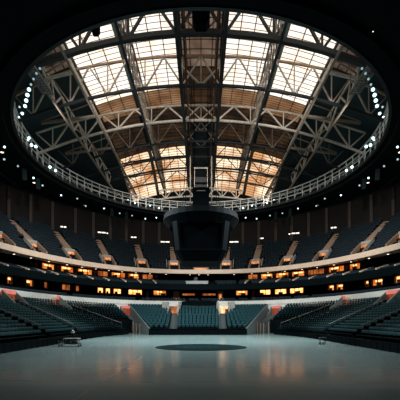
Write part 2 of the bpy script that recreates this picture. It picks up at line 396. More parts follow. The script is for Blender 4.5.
# seats on the suite balconies
for (fa, ba, z, mi) in (((26.9, 40.4, 2.4), (27.7, 41.2, 2.4), 8.75, 1), ((27.8, 41.3, 2.4), (28.8, 42.3, 2.4), 9.1, 1), ((28.9, 42.4, 2.38), (29.9, 43.4, 2.36), 9.45, 1),
                        ((24.2, 40, 2.6), (25.3, 41.1, 2.55), 5.35, 1), ((25.4, 41.2, 2.55), (26.6, 42.4, 2.55), 5.75, 1)):
    tt = ts(200, -1.6, 1.6)
    f = [ring(*fa, t) for t in tt]; b = [ring(*ba, t) for t in tt]
    seat_rows(f, b, [z], 'balcony', mi, 0.62, skip=lambda p: (abs(p.x) < 3.0 and z > 8) or (int(p.x*0.31+100) % 3 == 0 and int(p.x*1.7) % 4 == 0))
# pale stair walls dividing the balcony seats
for p0 in (8, 29, 45, 58, 76, 93, 109, 126, 141, 156, 245, 260, 276, 293, 309, 327, 343, 360, 376, 395):
    a, b, n = 26.8, 40.3, 2.4; t = px_t(p0, a, b, n); P = Vector((*ring(a, b, n, t), 9.35)); Q = Vector((*ring(a+3.2, b+3.2, n, t), 10.25))
    mb = MB(); mb.beam(P, Q, 0.24, 0.2); struct(mb.build('trim_5', M['cream']))

# white table and work lamps on the middle of the balcony
tb = thing('press_table', 'long white press table on the balcony below the scoreboard', 'table', (-.8, 70.85, 9.1))
mb = MB(); mb.box(-2.3, 2.3, -.35, .45, .82, .9); mb.build('table_top', M['cloth'], tb)
mb = MB(); mb.box(-2.2, 2.2, -.36, -.3, .3, .82); mb.build('front_panel', M['cloth'], tb)
for x in (-2.1, 2.1):
    mb = MB(); mb.box(x-.05, x+.05, -.28, .4, 0, .82); mb.build('leg', M['steel_dark'], tb)
mb = MB(); mb.box(-.55, .1, .5, .62, .9, 1.75); mb.box(-.5, .05, .47, .5, 1.0, 1.7)
tag(mb.build('display_screen', M['steel_dark'], origin=(0,0,0)), 'dark upright screen standing behind the white press table', 'screen').location = (-.8, 70.85, 9.1)

# ------------------------------------------------------------------ upper deck
UF, UB, UZ0, UZ1, UN = (27.2, 41.2, 2.3), (36.0, 50.0, 2.2), 11.65, 18.4, 13
def up(r, t, dz=0.0):
    a, b, n = [lerp(p, q, r) for p, q in zip(UF, UB)]
    return Vector((*ring(a, b, n, t), lerp(UZ0, UZ1, r)+dz))
prof = []
for k in range(UN):
    z = lerp(UZ0, UZ1, k/(UN-1)); r0, r1 = k/UN, (k+1)/UN
    for r in (r0, r1): prof.append((*[lerp(p, q, r) for p, q in zip(UF, UB)], z))
band('upper_terrace_floor', prof, M['upper_terrace'], 160)
VOM_PX = [1, 35, 72, 108, 142, 174, 226, 255, 287, 322, 363, 400]
ra = [lerp(p, q, 0.2) for p, q in zip(UF, UB)]
VT = [px_t(p, *ra) for p in VOM_PX]
for k in range(UN):
    z = lerp(UZ0, UZ1, k/(UN-1)); r = (k+.62)/UN
    abn = [lerp(p, q, r) for p, q in zip(UF, UB)]
    line = [Vector(ring(*abn, t)) for t in ts(400, -1.7, 1.7)]
    L = sum((b-a).length for a, b in zip(line, line[1:])); ns = int(L/0.6)
    pts = resample(line, ns)
    for j, p in enumerate(pts):
        bad = False
        for t in VT + [0.0]:
            c = Vector(ring(*abn, t)); d = (p-c).length
            if t == 0.0: bad |= (d < 1.9 and k < 3)
            else: bad |= d < (1.7 if k < 5 else 0.85)
        if bad: continue
        SEATS.append((p.x, p.y, z, math.atan2(-p.x*1.0, (p.y-12))*1.0, 'upper deck', k, j, 1))
# (angle: faces the floor) fix below when the mesh is written

vn = 0
def portal(P, d, w, h, depth, wall, lit, header=None, slope=0.0, skirt=0.6, glowh=None):
    """doorway in the seating: two side walls, lintel and the lit passage behind. P floor centre, d horizontal unit vector pointing to the floor of the hall"""
    P = Vector(P); d = Vector((d[0], d[1], 0)).normalized(); s = Vector((-d.y, d.x, 0)); U = Vector((0,0,1))
    mb = MB()
    for q in (-1, 1):
        a = P + s*(q*w/2); b = P + s*(q*(w/2+0.28))
        e = d*depth
        mb.hexa([a-U*skirt, a+e-U*(skirt+slope), b+e-U*(skirt+slope), b-U*skirt, a+U*(h+.35), a+e+U*(h*.45-slope), b+e+U*(h*.45-slope), b+U*(h+.35)])
    o = struct(mb.build('wall_vomitory', wall))
    mb = MB(); a, b = P - s*(w/2), P + s*(w/2)
    mb.hexa([a-d*.3+U*h, b-d*.3+U*h, b+d*.15+U*h, a+d*.15+U*h, a-d*.3+U*(h+.45), b-d*.3+U*(h+.45), b+d*.15+U*(h+.45), a+d*.15+U*(h+.45)])
    mb.build('lintel', header or wall, o)
    mb = MB(); mb.quad(a, b, b+U*h, a+U*h); mb.build('doorway', lit, o)
    mb = MB()
    for f in (-.35, .2):
        c = P + s*(w*f) + d*.05; mb.beam(c, c+U*(h*.8), .1, .1)
    mb.build('door_post', M['wood'], o)
    return o
for t in VT:
    A, B_ = up(0.30, t), up(0.05, t)
    d = (B_-A); d.z = 0
    portal((A.x, A.y, UZ0+0.75), d, 1.7, 1.55, 2.3, M['tan_step'], M['vom_glow'], M['pale'], slope=0.55)
    # lit stair climbing from the doorway to the back wall
    mb = MB(); dn = d.normalized(); s = Vector((-dn.y, dn.x, 0)); N = 18
    P0, P1 = up(0.34, t, 0.45), up(0.99, t, 0.12)
    for i in range(N):
        a, b = P0.lerp(P1, i/N), P0.lerp(P1, (i+1)/N)
        mb.hexa([Vector((q.x, q.y, a.z-.5)) + s*w for q, w in ((a,-.6),(a,.6),(b,.6),(b,-.6))] + [Vector((q.x, q.y, b.z)) + s*w for q, w in ((a,-.6),(a,.6),(b,.6),(b,-.6))])
    struct(mb.build('stair_floor', M['tan_step']))
    # pale parapet on one flank
    k = -1 if t < 0 else 1
    mb = MB(); a, b = up(0.02, t, 0.95)+s*(1.5*k), up(0.24, t, 1.0)+s*(1.5*k); mb.beam(a, b, .14, .5); struct(mb.build('trim_6', M['pale']))
# small ledge in the middle
portal((0, 71.3, 11.9), (0, -1), 2.6, .75, .5, M['tan_step'], M['vom_glow'], M['tan_step'])

# back wall of the bowl with pilasters and lamps
band('wall_back', [(*UB, UZ1-.4), (*UB, 24.3)], M['wall'], 160)
for px in (8, 30, 52, 75, 93, 110, 126, 143, 159, 243, 259, 276, 292, 309, 327, 350, 372, 394): column(UB, px, 2.6, UZ1, 23.6, M['pillar'], -0.25)
LAMPS = [(63,.8,'fourth pilaster on the left'),(101,1.3,'longer of the left pair'),(106,.6,'shorter of the left pair'),(133.5,.9,'left wall near the scoreboard'),(165,1.5,'just left of the scoreboard'),
         (234,1.5,'just right of the scoreboard'),(261,.9,'right wall near the scoreboard'),(291,.7,'shorter of the right pair'),(296,1.3,'longer of the right pair'),(334,.8,'fourth pilaster on the right')]
for px, w, where in LAMPS:
    a, b, n = UB; x, y = ring(a-.15, b-.15, n, px_t(px, a, b, n)); v = 227+ (242-227)*min(1, (1-abs(px-CX)/138)*1.35)
    z = CAMH + (HZ-v)*y/F_PX; w *= 1.35
    r = thing('wall_lamp', 'small white rectangular lamp on the back wall, %s' % where, 'wall lamp', (x, y, z), 'lamps on the back wall'); r.rotation_euler.z = math.atan2(-x, y-8)
    mb = MB(); mb.box(-w/2, w/2, -.08, .12, -.18, .18); mb.build('housing', M['steel_dark'], r)
    mb = MB()
    mb.box(-w/2+.05, -.06, -.12, -.07, -.12, .12); mb.box(.06, w/2-.05, -.12, -.07, -.12, .12); mb.build('lens', M['lamp_white'], r)

# ------------------------------------------------------------------ lower doorways
for s, side in ((-1, 'left'), (1, 'right')):
    for f, b, r, lit in (((s*13.6, 39.6), back_at(40.8, s), .92, 'vom_red'), ((s*11.45, 54.5), back_at(51.0, s), .94, 'vom_red')):
        F_, B_ = Vector(f), b; p = F_.lerp(B_, r); d = F_-B_
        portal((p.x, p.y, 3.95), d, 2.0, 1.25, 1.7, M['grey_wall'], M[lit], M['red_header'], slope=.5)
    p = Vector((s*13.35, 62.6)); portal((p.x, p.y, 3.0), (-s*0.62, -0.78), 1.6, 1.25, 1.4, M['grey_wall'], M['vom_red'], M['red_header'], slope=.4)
    p = Vector((EX+s*4.55, 64.0)); portal((p.x, p.y, 3.4), (0, -1), 1.5, 1.3, 1.2, M['pale'], M['vom_bright'] if s > 0 else M['suite_dim'], M['white_band'], slope=.3)
    mb = MB()
    for x0, x1 in ((3.3, 3.7), (5.45, 6.6)): mb.box(EX+min(s*x0, s*x1), EX+max(s*x0, s*x1), 64.2, 65.8, 3.6, 5.5)
    struct(mb.build('wall_doorway_%s' % side, M['pale']))
    # dark wall carrying the corner block, and the gate of the corner entry
    mb = MB(); pts = resample([(s*16.4, 56.4), (s*15.85, 56.95), (s*13.85, 58.8), (s*11.85, 60.1)], 10)
    for a, c in zip(pts, pts[1:]): mb.beam((a.x, a.y, 1.12), (c.x, c.y, 1.12), .1, 2.24); mb.beam((a.x, a.y, 2.3), (c.x, c.y, 2.3), .16, .1)
    struct(mb.build('wall_corner_%s' % side, M['black']))
    mb = MB(); mb.beam((s*12.0, 60.2, 1.1), (s*9.4, 62.5, 1.1), .1, 2.2); struct(mb.build('wall_tunnel_%s' % side, M['black']))
    g = thing('entry_gate', 'pale steel gate in the %s corner between end stand and side stand' % side, 'gate', (s*9.9, 56.6, 0))
    for x in (-.9, -.45, .1, .9):
        mb = MB(); mb.beam((x, 0, 0), (x, 0, 1.7 if abs(x) < .5 else 1.9), .13, .1); mb.build('post', M['tan_step'], g)
    for z, m_ in ((.35, 'steel_dark'), (1.05, 'steel_dark')):
        mb = MB(); mb.beam((-.9, 0, z), (.9, 0, z), .05, .06); mb.build('crossbar', M[m_], g)

# handrails beside the side aisles
for idx, (s, f, b) in enumerate(AISLES):
    side = 'left' if s < 0 else 'right'
    which = ('nearest', 'middle', 'far')[idx % 3]
    F0, B0 = Vector(f[0]).lerp(Vector(f[1]), .5), Vector(b[0]).lerp(Vector(b[1]), .5)
    o = thing('handrail', 'thin steel handrail along the %s stairs of the %s stand' % (which, side), 'handrail', (F0.x, F0.y, 0), 'handrails on the stand stairs')
    P = [Vector((*(F0.lerp(B0, r)-F0), lerp(ZS, Z1, r))) for r in (.08, .22, .36, .5, .64, .78)]
    for p in P:
        mb = MB(); mb.tube(p, p+Vector((0,0,.95)), .02, n=6); mb.build('post', M['steel_dark'], o)
    mb = MB()
    for a, c in zip(P, P[1:]): mb.tube(a+Vector((0,0,.95)), c+Vector((0,0,.95)), .022, n=6)
    mb.build('rail', M['steel_mid'], o)

# ------------------------------------------------------------------ seats
def seat_parts():
    # local: faces -Y, origin on the tread
    pan = MB(); W = .23
    for (y0, z0), (y1, z1) in (((-.30, .43), (-.12, .40)), ((-.12, .40), (.10, .42))):
        pan.hexa([(-W, y0, z0-.04), (W, y0, z0-.04), (W, y1, z1-.04), (-W, y1, z1-.04), (-W, y0, z0+.03), (W, y0, z0+.03), (W, y1, z1+.03), (-W, y1, z1+.03)])
    def shell(rows):
        back = MB(); cols = 4
        fr = [[(lerp(-w, w, i/cols), y+0.03*(1-abs(2*i/cols-1)), z) for i in range(cols+1)] for y, z, w in rows]
        bk = [[(x, y+.05, z) for x, y, z in r] for r in fr]
        back.grid(fr); back.grid([list(reversed(r)) for r in bk]); n = cols; q = len(fr)-1
        for a in range(q):
            for i in (0, n): back.quad(fr[a][i], fr[a+1][i], bk[a+1][i], bk[a][i])
        for i in range(n): back.quad(fr[q][i], fr[q][i+1], bk[q][i+1], bk[q][i])
        return back
    back = shell([(.08, .40, .20), (.12, .58, .235), (.15, .745, .235)])
    rim = shell([(.15, .745, .235), (.17, .79, .23), (.235, .86, .20)])  # top strip that carries the painted highlight
    leg = MB(); leg.box(-.04, .04, .0, .08, 0, .42); leg.box(-.27, -.235, -.2, .12, .3, .62); leg.box(.235, .27, -.2, .12, .3, .62)
    return pan, back, rim, leg
pan, backm, rim, leg = seat_parts()
# which seats show largest from the camera
def pix(s):
    x, y, z = s[0], s[1], s[2]+.5
    return CX + F_PX*x/y, HZ - F_PX*(z-CAMH)/y
near = [s for s in SEATS if s[1] > 10 and -2 < pix(s)[0] < 402 and s[7] == 0]
near.sort(key=lambda s: s[1])
L_ = [s for s in near if s[0] < 0][:150]; R_ = [s for s in near if s[0] > 0][:150]
chosen = set(id(s) for s in L_+R_)
proto = None
for grp in (L_, R_):
    rows = {}
    for s in grp: rows.setdefault((s[4], s[5]), []).append(s)
    for (sec, k), lst in rows.items():
        lst.sort(key=lambda s: s[1])
        side = sec.split()[0]; blk = 'nearest block' if 'nearest' in sec else 'middle block'
        for q, s in enumerate(lst):
            lab = 'dark teal seat, %s from picture edge, %s row, %s, %s stand' % (ORD[q+1], ORD[k+1], blk.replace('nearest', 'near'), side)
            if proto is None:
                o = thing('stadium_seat', lab, 'seat', (0,0,0), '%s stand seats' % side)
                parts = [pan.build('seat', M['seat'], o), backm.build('backrest', M['seat_back'], o, smooth=True), rim.build('backrest_highlight_rim', M['seat_highlight'], o, smooth=True), leg.build('armrest_frame', M['black'], o)]
                proto = o
            else:
                o = proto.copy(); C.objects.link(o); o['label'] = lab; o['group'] = '%s stand seats' % side
                for p in parts:
                    c = p.copy(); C.objects.link(c); c.parent = o
            o.location = s[:3]; o.rotation_euler = (0, 0, s[3])
# all further seats: one mass
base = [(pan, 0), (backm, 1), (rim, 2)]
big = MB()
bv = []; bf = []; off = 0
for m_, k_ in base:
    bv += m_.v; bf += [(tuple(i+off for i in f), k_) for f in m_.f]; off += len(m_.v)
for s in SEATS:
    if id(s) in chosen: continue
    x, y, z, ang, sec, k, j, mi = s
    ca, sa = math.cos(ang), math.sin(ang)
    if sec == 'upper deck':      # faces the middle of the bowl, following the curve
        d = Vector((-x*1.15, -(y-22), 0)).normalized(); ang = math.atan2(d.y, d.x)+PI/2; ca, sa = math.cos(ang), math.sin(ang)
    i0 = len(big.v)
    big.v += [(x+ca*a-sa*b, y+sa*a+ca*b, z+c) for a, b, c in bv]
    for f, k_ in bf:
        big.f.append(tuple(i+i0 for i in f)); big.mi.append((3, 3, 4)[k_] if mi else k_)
o = big.build('stadium_seats', [M['seat'], M['seat_back'], M['seat_highlight'], M['seat_upper'], M['seat_upper_highlight']]); o['kind'] = 'stuff'
tag(o, 'rows upon rows of dark seats filling all the other stands and decks', 'seats')

# ------------------------------------------------------------------ ceiling with its round opening, and the roof above
RY, RA, RB, RZ = 49.0, 22.7, 24.0, 24.2
def hole(th, off=0.0): return ((RA+off)*math.sin(th), RY+(RB+off)*math.cos(th))
N = 128
mb = MB(); inner = [hole(2*PI*i/N) for i in range(N+1)]
def outer(i):
    t = 2*PI*i/N; s, c = math.sin(t), math.cos(t)
    k = min(58/abs(s) if abs(s) > 1e-6 else 1e9, (48 if c > 0 else 78)/abs(c) if abs(c) > 1e-6 else 1e9)
    return (s*k, RY+c*k)
mb.grid([[(*p, RZ) for p in inner], [(*hole(2*PI*i/N, 1.2), RZ) for i in range(N+1)], [(*outer(i), RZ) for i in range(N+1)]])
struct(mb.build('ceiling', M['ceil']))
mb = MB(); mb.grid([[(*hole(2*PI*i/N, 4.5), RZ) for i in range(N+1)], [(*hole(2*PI*i/N, 4.5), 37) for i in range(N+1)]])
drop = lambda y: 5*(max(0, y-52)/27)**2
zr = lambda x, y: CAMH + 33 - 3.1*(x/16)**2 - drop(y)
mb = MB()
mb.grid([[(x, y, zr(x, y)+.35) for x in [i*1.5 for i in range(-20, 21)]] for y in [12+i*2 for i in range(38)]])
struct(mb.build('roof', M['roof']))
mb = MB(); 
for x in (-30, 30): mb.quad((x, 12, 24), (x, 86, 24), (x, 86, 36), (x, 12, 36))
for y in (12, 86): mb.quad((-30, y, 24), (30, y, 24), (30, y, 36), (-30, y, 36))
struct(mb.build('wall_roof', M['roof']))

# roof glazing, and glow sheets that give the brown roof its tone
def glaze(num, x0, x1, y0, y1, m, cross=0.8, longs=1.7, barm=None, bw=0.05, lw=0.09):
    nx, ny = 6, max(2, int((y1-y0)/2))
    mb = MB(); mb.grid([[(lerp(x0, x1, i/nx), lerp(y0, y1, j/ny), zr(lerp(x0, x1, i/nx), lerp(y0, y1, j/ny))) for i in range(nx+1)] for j in range(ny+1)])
    w = struct(mb.build('window_%d' % num, m))
    mb = MB(); n = round((y1-y0)/cross)
    for j in range(n+1):
        y = lerp(y0, y1, j/n); mb.poly([(lerp(x0, x1, i/3), y, zr(lerp(x0, x1, i/3), y)-.06) for i in range(4)], bw, .06)
    n = max(1, round((x1-x0)/longs))
    for i in range(n+1):
        x = lerp(x0, x1, i/n); mb.poly([(x, lerp(y0, y1, j/ny), zr(x, lerp(y0, y1, j/ny))-.12) for j in range(ny+1)], lw, .12)
    mb.build('window_frame', barm or M['bar_pale'], w)
num = 100
for s in (-1, 1):
    x0, x1 = sorted((s*15.1, s*18.2)); glaze(num, x0, x1, 26, 42, M['roof_glow_side'], 1.2, 1.2, M['steel_dark']); num += 1
    for a, b in ((2.9, 9.1), (9.6, 14.8)):
        x0, x1 = sorted((s*a, s*b))
        glaze(num, x0, x1, 22, 50.0, M['sky'], .8, 1.55, None, .05, .10); num += 1
        glaze(num, x0, x1, 50.1, 54.2, M['roof_glow_amber'], .5, 1.7); num += 1
        glaze(num, x0, x1, 54.4, 64.4, M['roof_glow_dim'], .9, 1.7, M['steel_dark']); num += 1
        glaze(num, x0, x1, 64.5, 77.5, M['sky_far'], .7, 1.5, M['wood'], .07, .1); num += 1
glaze(num, -2.7, 2.7, 46.1, 58, M['roof_glow_dim'], 1.5, 1.3, M['steel_dark'], .08, .1); num += 1
glaze(num, -2.7, 2.7, 22, 46, M['roof_glow_brown'], 1.5, 1.3, M['steel_dark'], .08, .1); num += 1

# ------------------------------------------------------------------ roof trusses
def truss(label, pts_bot, pts_top, chord, web, mat_b, mat_t, mat_w, pattern='warren', group=None, name='roof_truss', step=1):
    """one lattice truss as a thing: bottom_chord, top_chord, each post and brace a part"""
    o0 = Vector(pts_bot[len(pts_bot)//2]); r = thing(name, label, 'truss', o0, group)
    B_ = [Vector(p)-o0 for p in pts_bot]; T_ = [Vector(p)-o0 for p in pts_top]
    mb = MB(); mb.poly(B_, chord, chord); mb.build('bottom_chord', mat_b, r)
    mb = MB(); mb.poly(T_, chord*.8, chord*.8); mb.build('top_chord', mat_t, r)
    n = len(B_); cnt = 0
    for i in range(0, n, step):
        if (T_[i]-B_[i]).length > .3 and cnt < 95 and (pattern == 'x' or (i//step) % 2 == 1):
            mb = MB(); mb.beam(B_[i], T_[i], web*.8); mb.build('post', mat_w, r); cnt += 1
    cnt = 0
    for i in range(0, n-step, step):
        a, b = (i, i+step)
        k = i//step
        if pattern == 'warren': p, q = (T_[a], B_[b]) if k % 2 == 0 else (B_[a], T_[b])
        elif pattern == 'x': p, q = (T_[a], B_[b])
        if cnt < 95:
            mb = MB(); mb.beam(p, q, web); mb.build('brace', mat_w, r); cnt += 1
        if pattern == 'x' and cnt < 95:
            mb = MB(); mb.beam(B_[a], T_[b], web); mb.build('brace', mat_w, r); cnt += 1
    return r
arch = lambda x: 3.1*(x/16)**2
def cross_truss(label, Y, kb, depth, chord, web, mb_, mt_, mw_, pattern='warren', step=2.6, curve=2.3):
    arch = lambda x: curve*(x/16)**2
    xm = min(24.5, RA*math.sqrt(max(0.02, 1-((Y-RY)/(RB+1.0))**2))+.4)
    n = 2*max(2, round(xm/step)); n += n % 4 and (4 - n % 4)
    xs = [lerp(-xm, xm, i/n) for i in range(n+1)]
    bot = [(x, Y, CAMH+kb-arch(x)) for x in xs]
    top = [(x, Y, min(CAMH+kb-arch(x)*.82+depth, zr(x, Y)-.3)) for x in xs]
    return truss(label, bot, top, chord, web, mb_, mt_, mw_, pattern, 'arched roof trusses')
D, Md, Pl = M['steel_dark'], M['steel_mid'], M['steel_pale']
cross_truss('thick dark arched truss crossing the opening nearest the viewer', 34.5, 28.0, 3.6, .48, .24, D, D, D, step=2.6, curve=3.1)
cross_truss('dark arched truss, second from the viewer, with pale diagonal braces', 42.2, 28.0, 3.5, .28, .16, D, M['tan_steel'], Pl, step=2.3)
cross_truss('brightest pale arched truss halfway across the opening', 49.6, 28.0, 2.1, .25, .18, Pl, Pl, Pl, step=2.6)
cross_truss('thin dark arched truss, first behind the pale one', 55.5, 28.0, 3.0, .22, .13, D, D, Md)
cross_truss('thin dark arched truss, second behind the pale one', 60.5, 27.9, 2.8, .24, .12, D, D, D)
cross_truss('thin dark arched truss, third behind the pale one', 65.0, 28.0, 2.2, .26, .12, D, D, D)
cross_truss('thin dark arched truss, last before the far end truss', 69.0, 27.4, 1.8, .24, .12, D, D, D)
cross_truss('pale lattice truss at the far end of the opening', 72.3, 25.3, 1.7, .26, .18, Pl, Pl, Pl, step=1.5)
def long_truss(label, X, kb, depth, chord, web, mb_, mt_, mw_, pattern, step, y0=22.5, y1=76, lean=0.0):
    n = round((y1-y0)/step); ys = [lerp(y0, y1, i/n) for i in range(n+1)]
    bot = [(X, y, min(CAMH+kb, zr(X, y)-1.2)) for y in ys]
    top = [(X+lean, y, min(CAMH+kb+depth, zr(X+lean, y)-.25)) for y in ys]
    return truss(label, bot, top, chord, web, mb_, mt_, mw_, pattern, 'roof trusses running to the far end', 'long_roof_truss')
for s, side in ((-1, 'left'), (1, 'right')):
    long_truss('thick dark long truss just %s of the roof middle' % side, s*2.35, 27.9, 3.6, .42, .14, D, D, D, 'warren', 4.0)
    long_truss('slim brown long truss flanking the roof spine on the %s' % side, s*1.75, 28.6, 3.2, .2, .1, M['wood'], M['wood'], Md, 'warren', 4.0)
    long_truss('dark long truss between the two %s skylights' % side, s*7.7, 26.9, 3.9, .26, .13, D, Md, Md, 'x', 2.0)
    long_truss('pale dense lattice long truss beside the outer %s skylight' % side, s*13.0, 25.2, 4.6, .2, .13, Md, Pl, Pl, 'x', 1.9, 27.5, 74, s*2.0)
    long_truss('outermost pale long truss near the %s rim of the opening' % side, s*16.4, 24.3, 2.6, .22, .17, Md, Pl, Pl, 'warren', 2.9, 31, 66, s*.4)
for s, side in ((-1, 'left'), (1, 'right')):
    for i, (y, k, x0, x1) in enumerate(((38.0, 26.6, 13.6, 17.6), (45.5, 26.2, 13.6, 20.5), (53.5, 26.0, 13.6, 20.5))):
        r = thing('roof_beam', 'short pale roof beam between the outer %s skylight and the rim, %s from the viewer' % (side, ORD[i+1]), 'beam', (s*x0, y, CAMH+k), 'short beams at the rim')
        mb = MB(); mb.beam((0,0,0), (s*(x1-x0),0,-.9), .22, .3); mb.build('flange', Pl if i == 0 else Md, r)
        mb = MB(); mb.beam((0,0,1.8), (s*(x1-x0),0,-.7), .12); mb.build('strut', Md, r)
# spine cross frames between the middle trusses
for i, (y, k, pale) in enumerate(((37.8, 30.4, 0), (46.0, 30.3, 0), (42.2, 28.0, 1), (49.6, 28.0, 1), (53.0, 28.3, 0), (58.0, 28.3, 0))):
    r = thing('spine_brace', 'cross bracing frame in the roof spine, %s from the viewer' % ORD[i+1], 'brace', (0, y, CAMH+k), 'bracing frames in the roof spine')
    m_ = Pl if pale else D
    mb = MB(); mb.beam((-2.3,0,0), (2.3,0,0), .2); mb.build('crossbar', m_, r)
    for q in (-1, 1):
        mb = MB(); mb.beam((0,0,.05), (q*2.2,0,2.2), .14); mb.build('brace', Md if not pale else Pl, r)
    mb = MB(); mb.beam((0,0,0), (0,0,2.2), .12); mb.build('post', m_, r)

# ------------------------------------------------------------------ catwalk round the opening
cw = thing('ring_catwalk', 'pale steel lattice catwalk running all round the ceiling opening', 'catwalk', (0, RY, RZ))
def H(th, off, z): x, y = hole(th, off); return (x, y-RY, z-RZ)
NN = 88
mb = MB(); mb.grid([[H(2*PI*i/N, o_, z) for i in range(N+1)] for o_, z in ((.25, RZ-.12), (-.05, RZ-.12), (-.05, RZ+.35), (.1, RZ+.35))]); mb.build('edge_beam', M['steel_dark'], cw)
mb = MB(); mb.grid([[H(2*PI*i/N, o_, RZ+.3) for i in range(N+1)] for o_ in (.1, 1.6)]); mb.build('deck', M['steel_dark'], cw)
for z, nm in ((.95, 'rail'), (1.55, 'rail'), (2.25, 'rail')):
    mb = MB(); mb.poly([H(2*PI*i/N, 0.0, RZ+z) for i in range(N+1)], .1 if z < 2 else .16); mb.build(nm, M['rail'], cw)
for z in (1.5, 2.4):
    mb = MB(); mb.poly([H(2*PI*i/N, 1.5, RZ+z) for i in range(N+1)], .11); mb.build('outer_rail', M['rail'], cw)
for i in range(NN):
    t = 2*PI*i/NN; mb = MB(); mb.beam(H(t, 0, RZ), H(t, 0, RZ+2.3), .12); mb.build('post', M['rail'], cw)
for i in range(NN):
    t, u = 2*PI*i/NN, 2*PI*(i+1)/NN
    a, b = (t, u) if i % 2 else (u, t)
    mb = MB(); mb.beam(H(a, 1.5, RZ+.3), H(b, 1.5, RZ+2.4), .1); mb.build('brace', M['rail'], cw)
# black rim hung under the near half of the ring
mb = MB(); mb.grid([[(*hole(2*PI*i/N, o_), z) for i in range(N+1)] for o_, z in ((.9, RZ+.01), (.9, RZ-.5), (1.8, RZ-.5), (1.8, RZ+.01))]); struct(mb.build('ceiling_rim', M['ceil']))

# grated bridges at the sides
for s, side in ((-1, 'left'), (1, 'right')):
    r = thing('access_bridge', 'short pale grated bridge hanging inside the %s rim of the opening' % side, 'bridge', (s*16.2, 35.2, CAMH+23.9))
    mb = MB()
    for i in range(12): mb.beam((-.45, -2.2+i*.4, 0), (.45, -2.2+i*.4, 0), .13, .06)
    for x in (-.3, 0, .3): mb.beam((x, -2.2, 0), (x, 2.2, 0), .08, .06)
    mb.build('grating', M['steel_grey'], r)
    for x in (-.5, .5):
        mb = MB(); mb.beam((x, -2.3, 0), (x, 2.3, 0), .12, .2); mb.build('side_beam', M['steel_grey'], r)
    for y in (-2, 0, 2):
        mb = MB(); mb.beam((-.5, y, 0), (-.5, y, 3.2), .07); mb.build('hanger', Md, r)

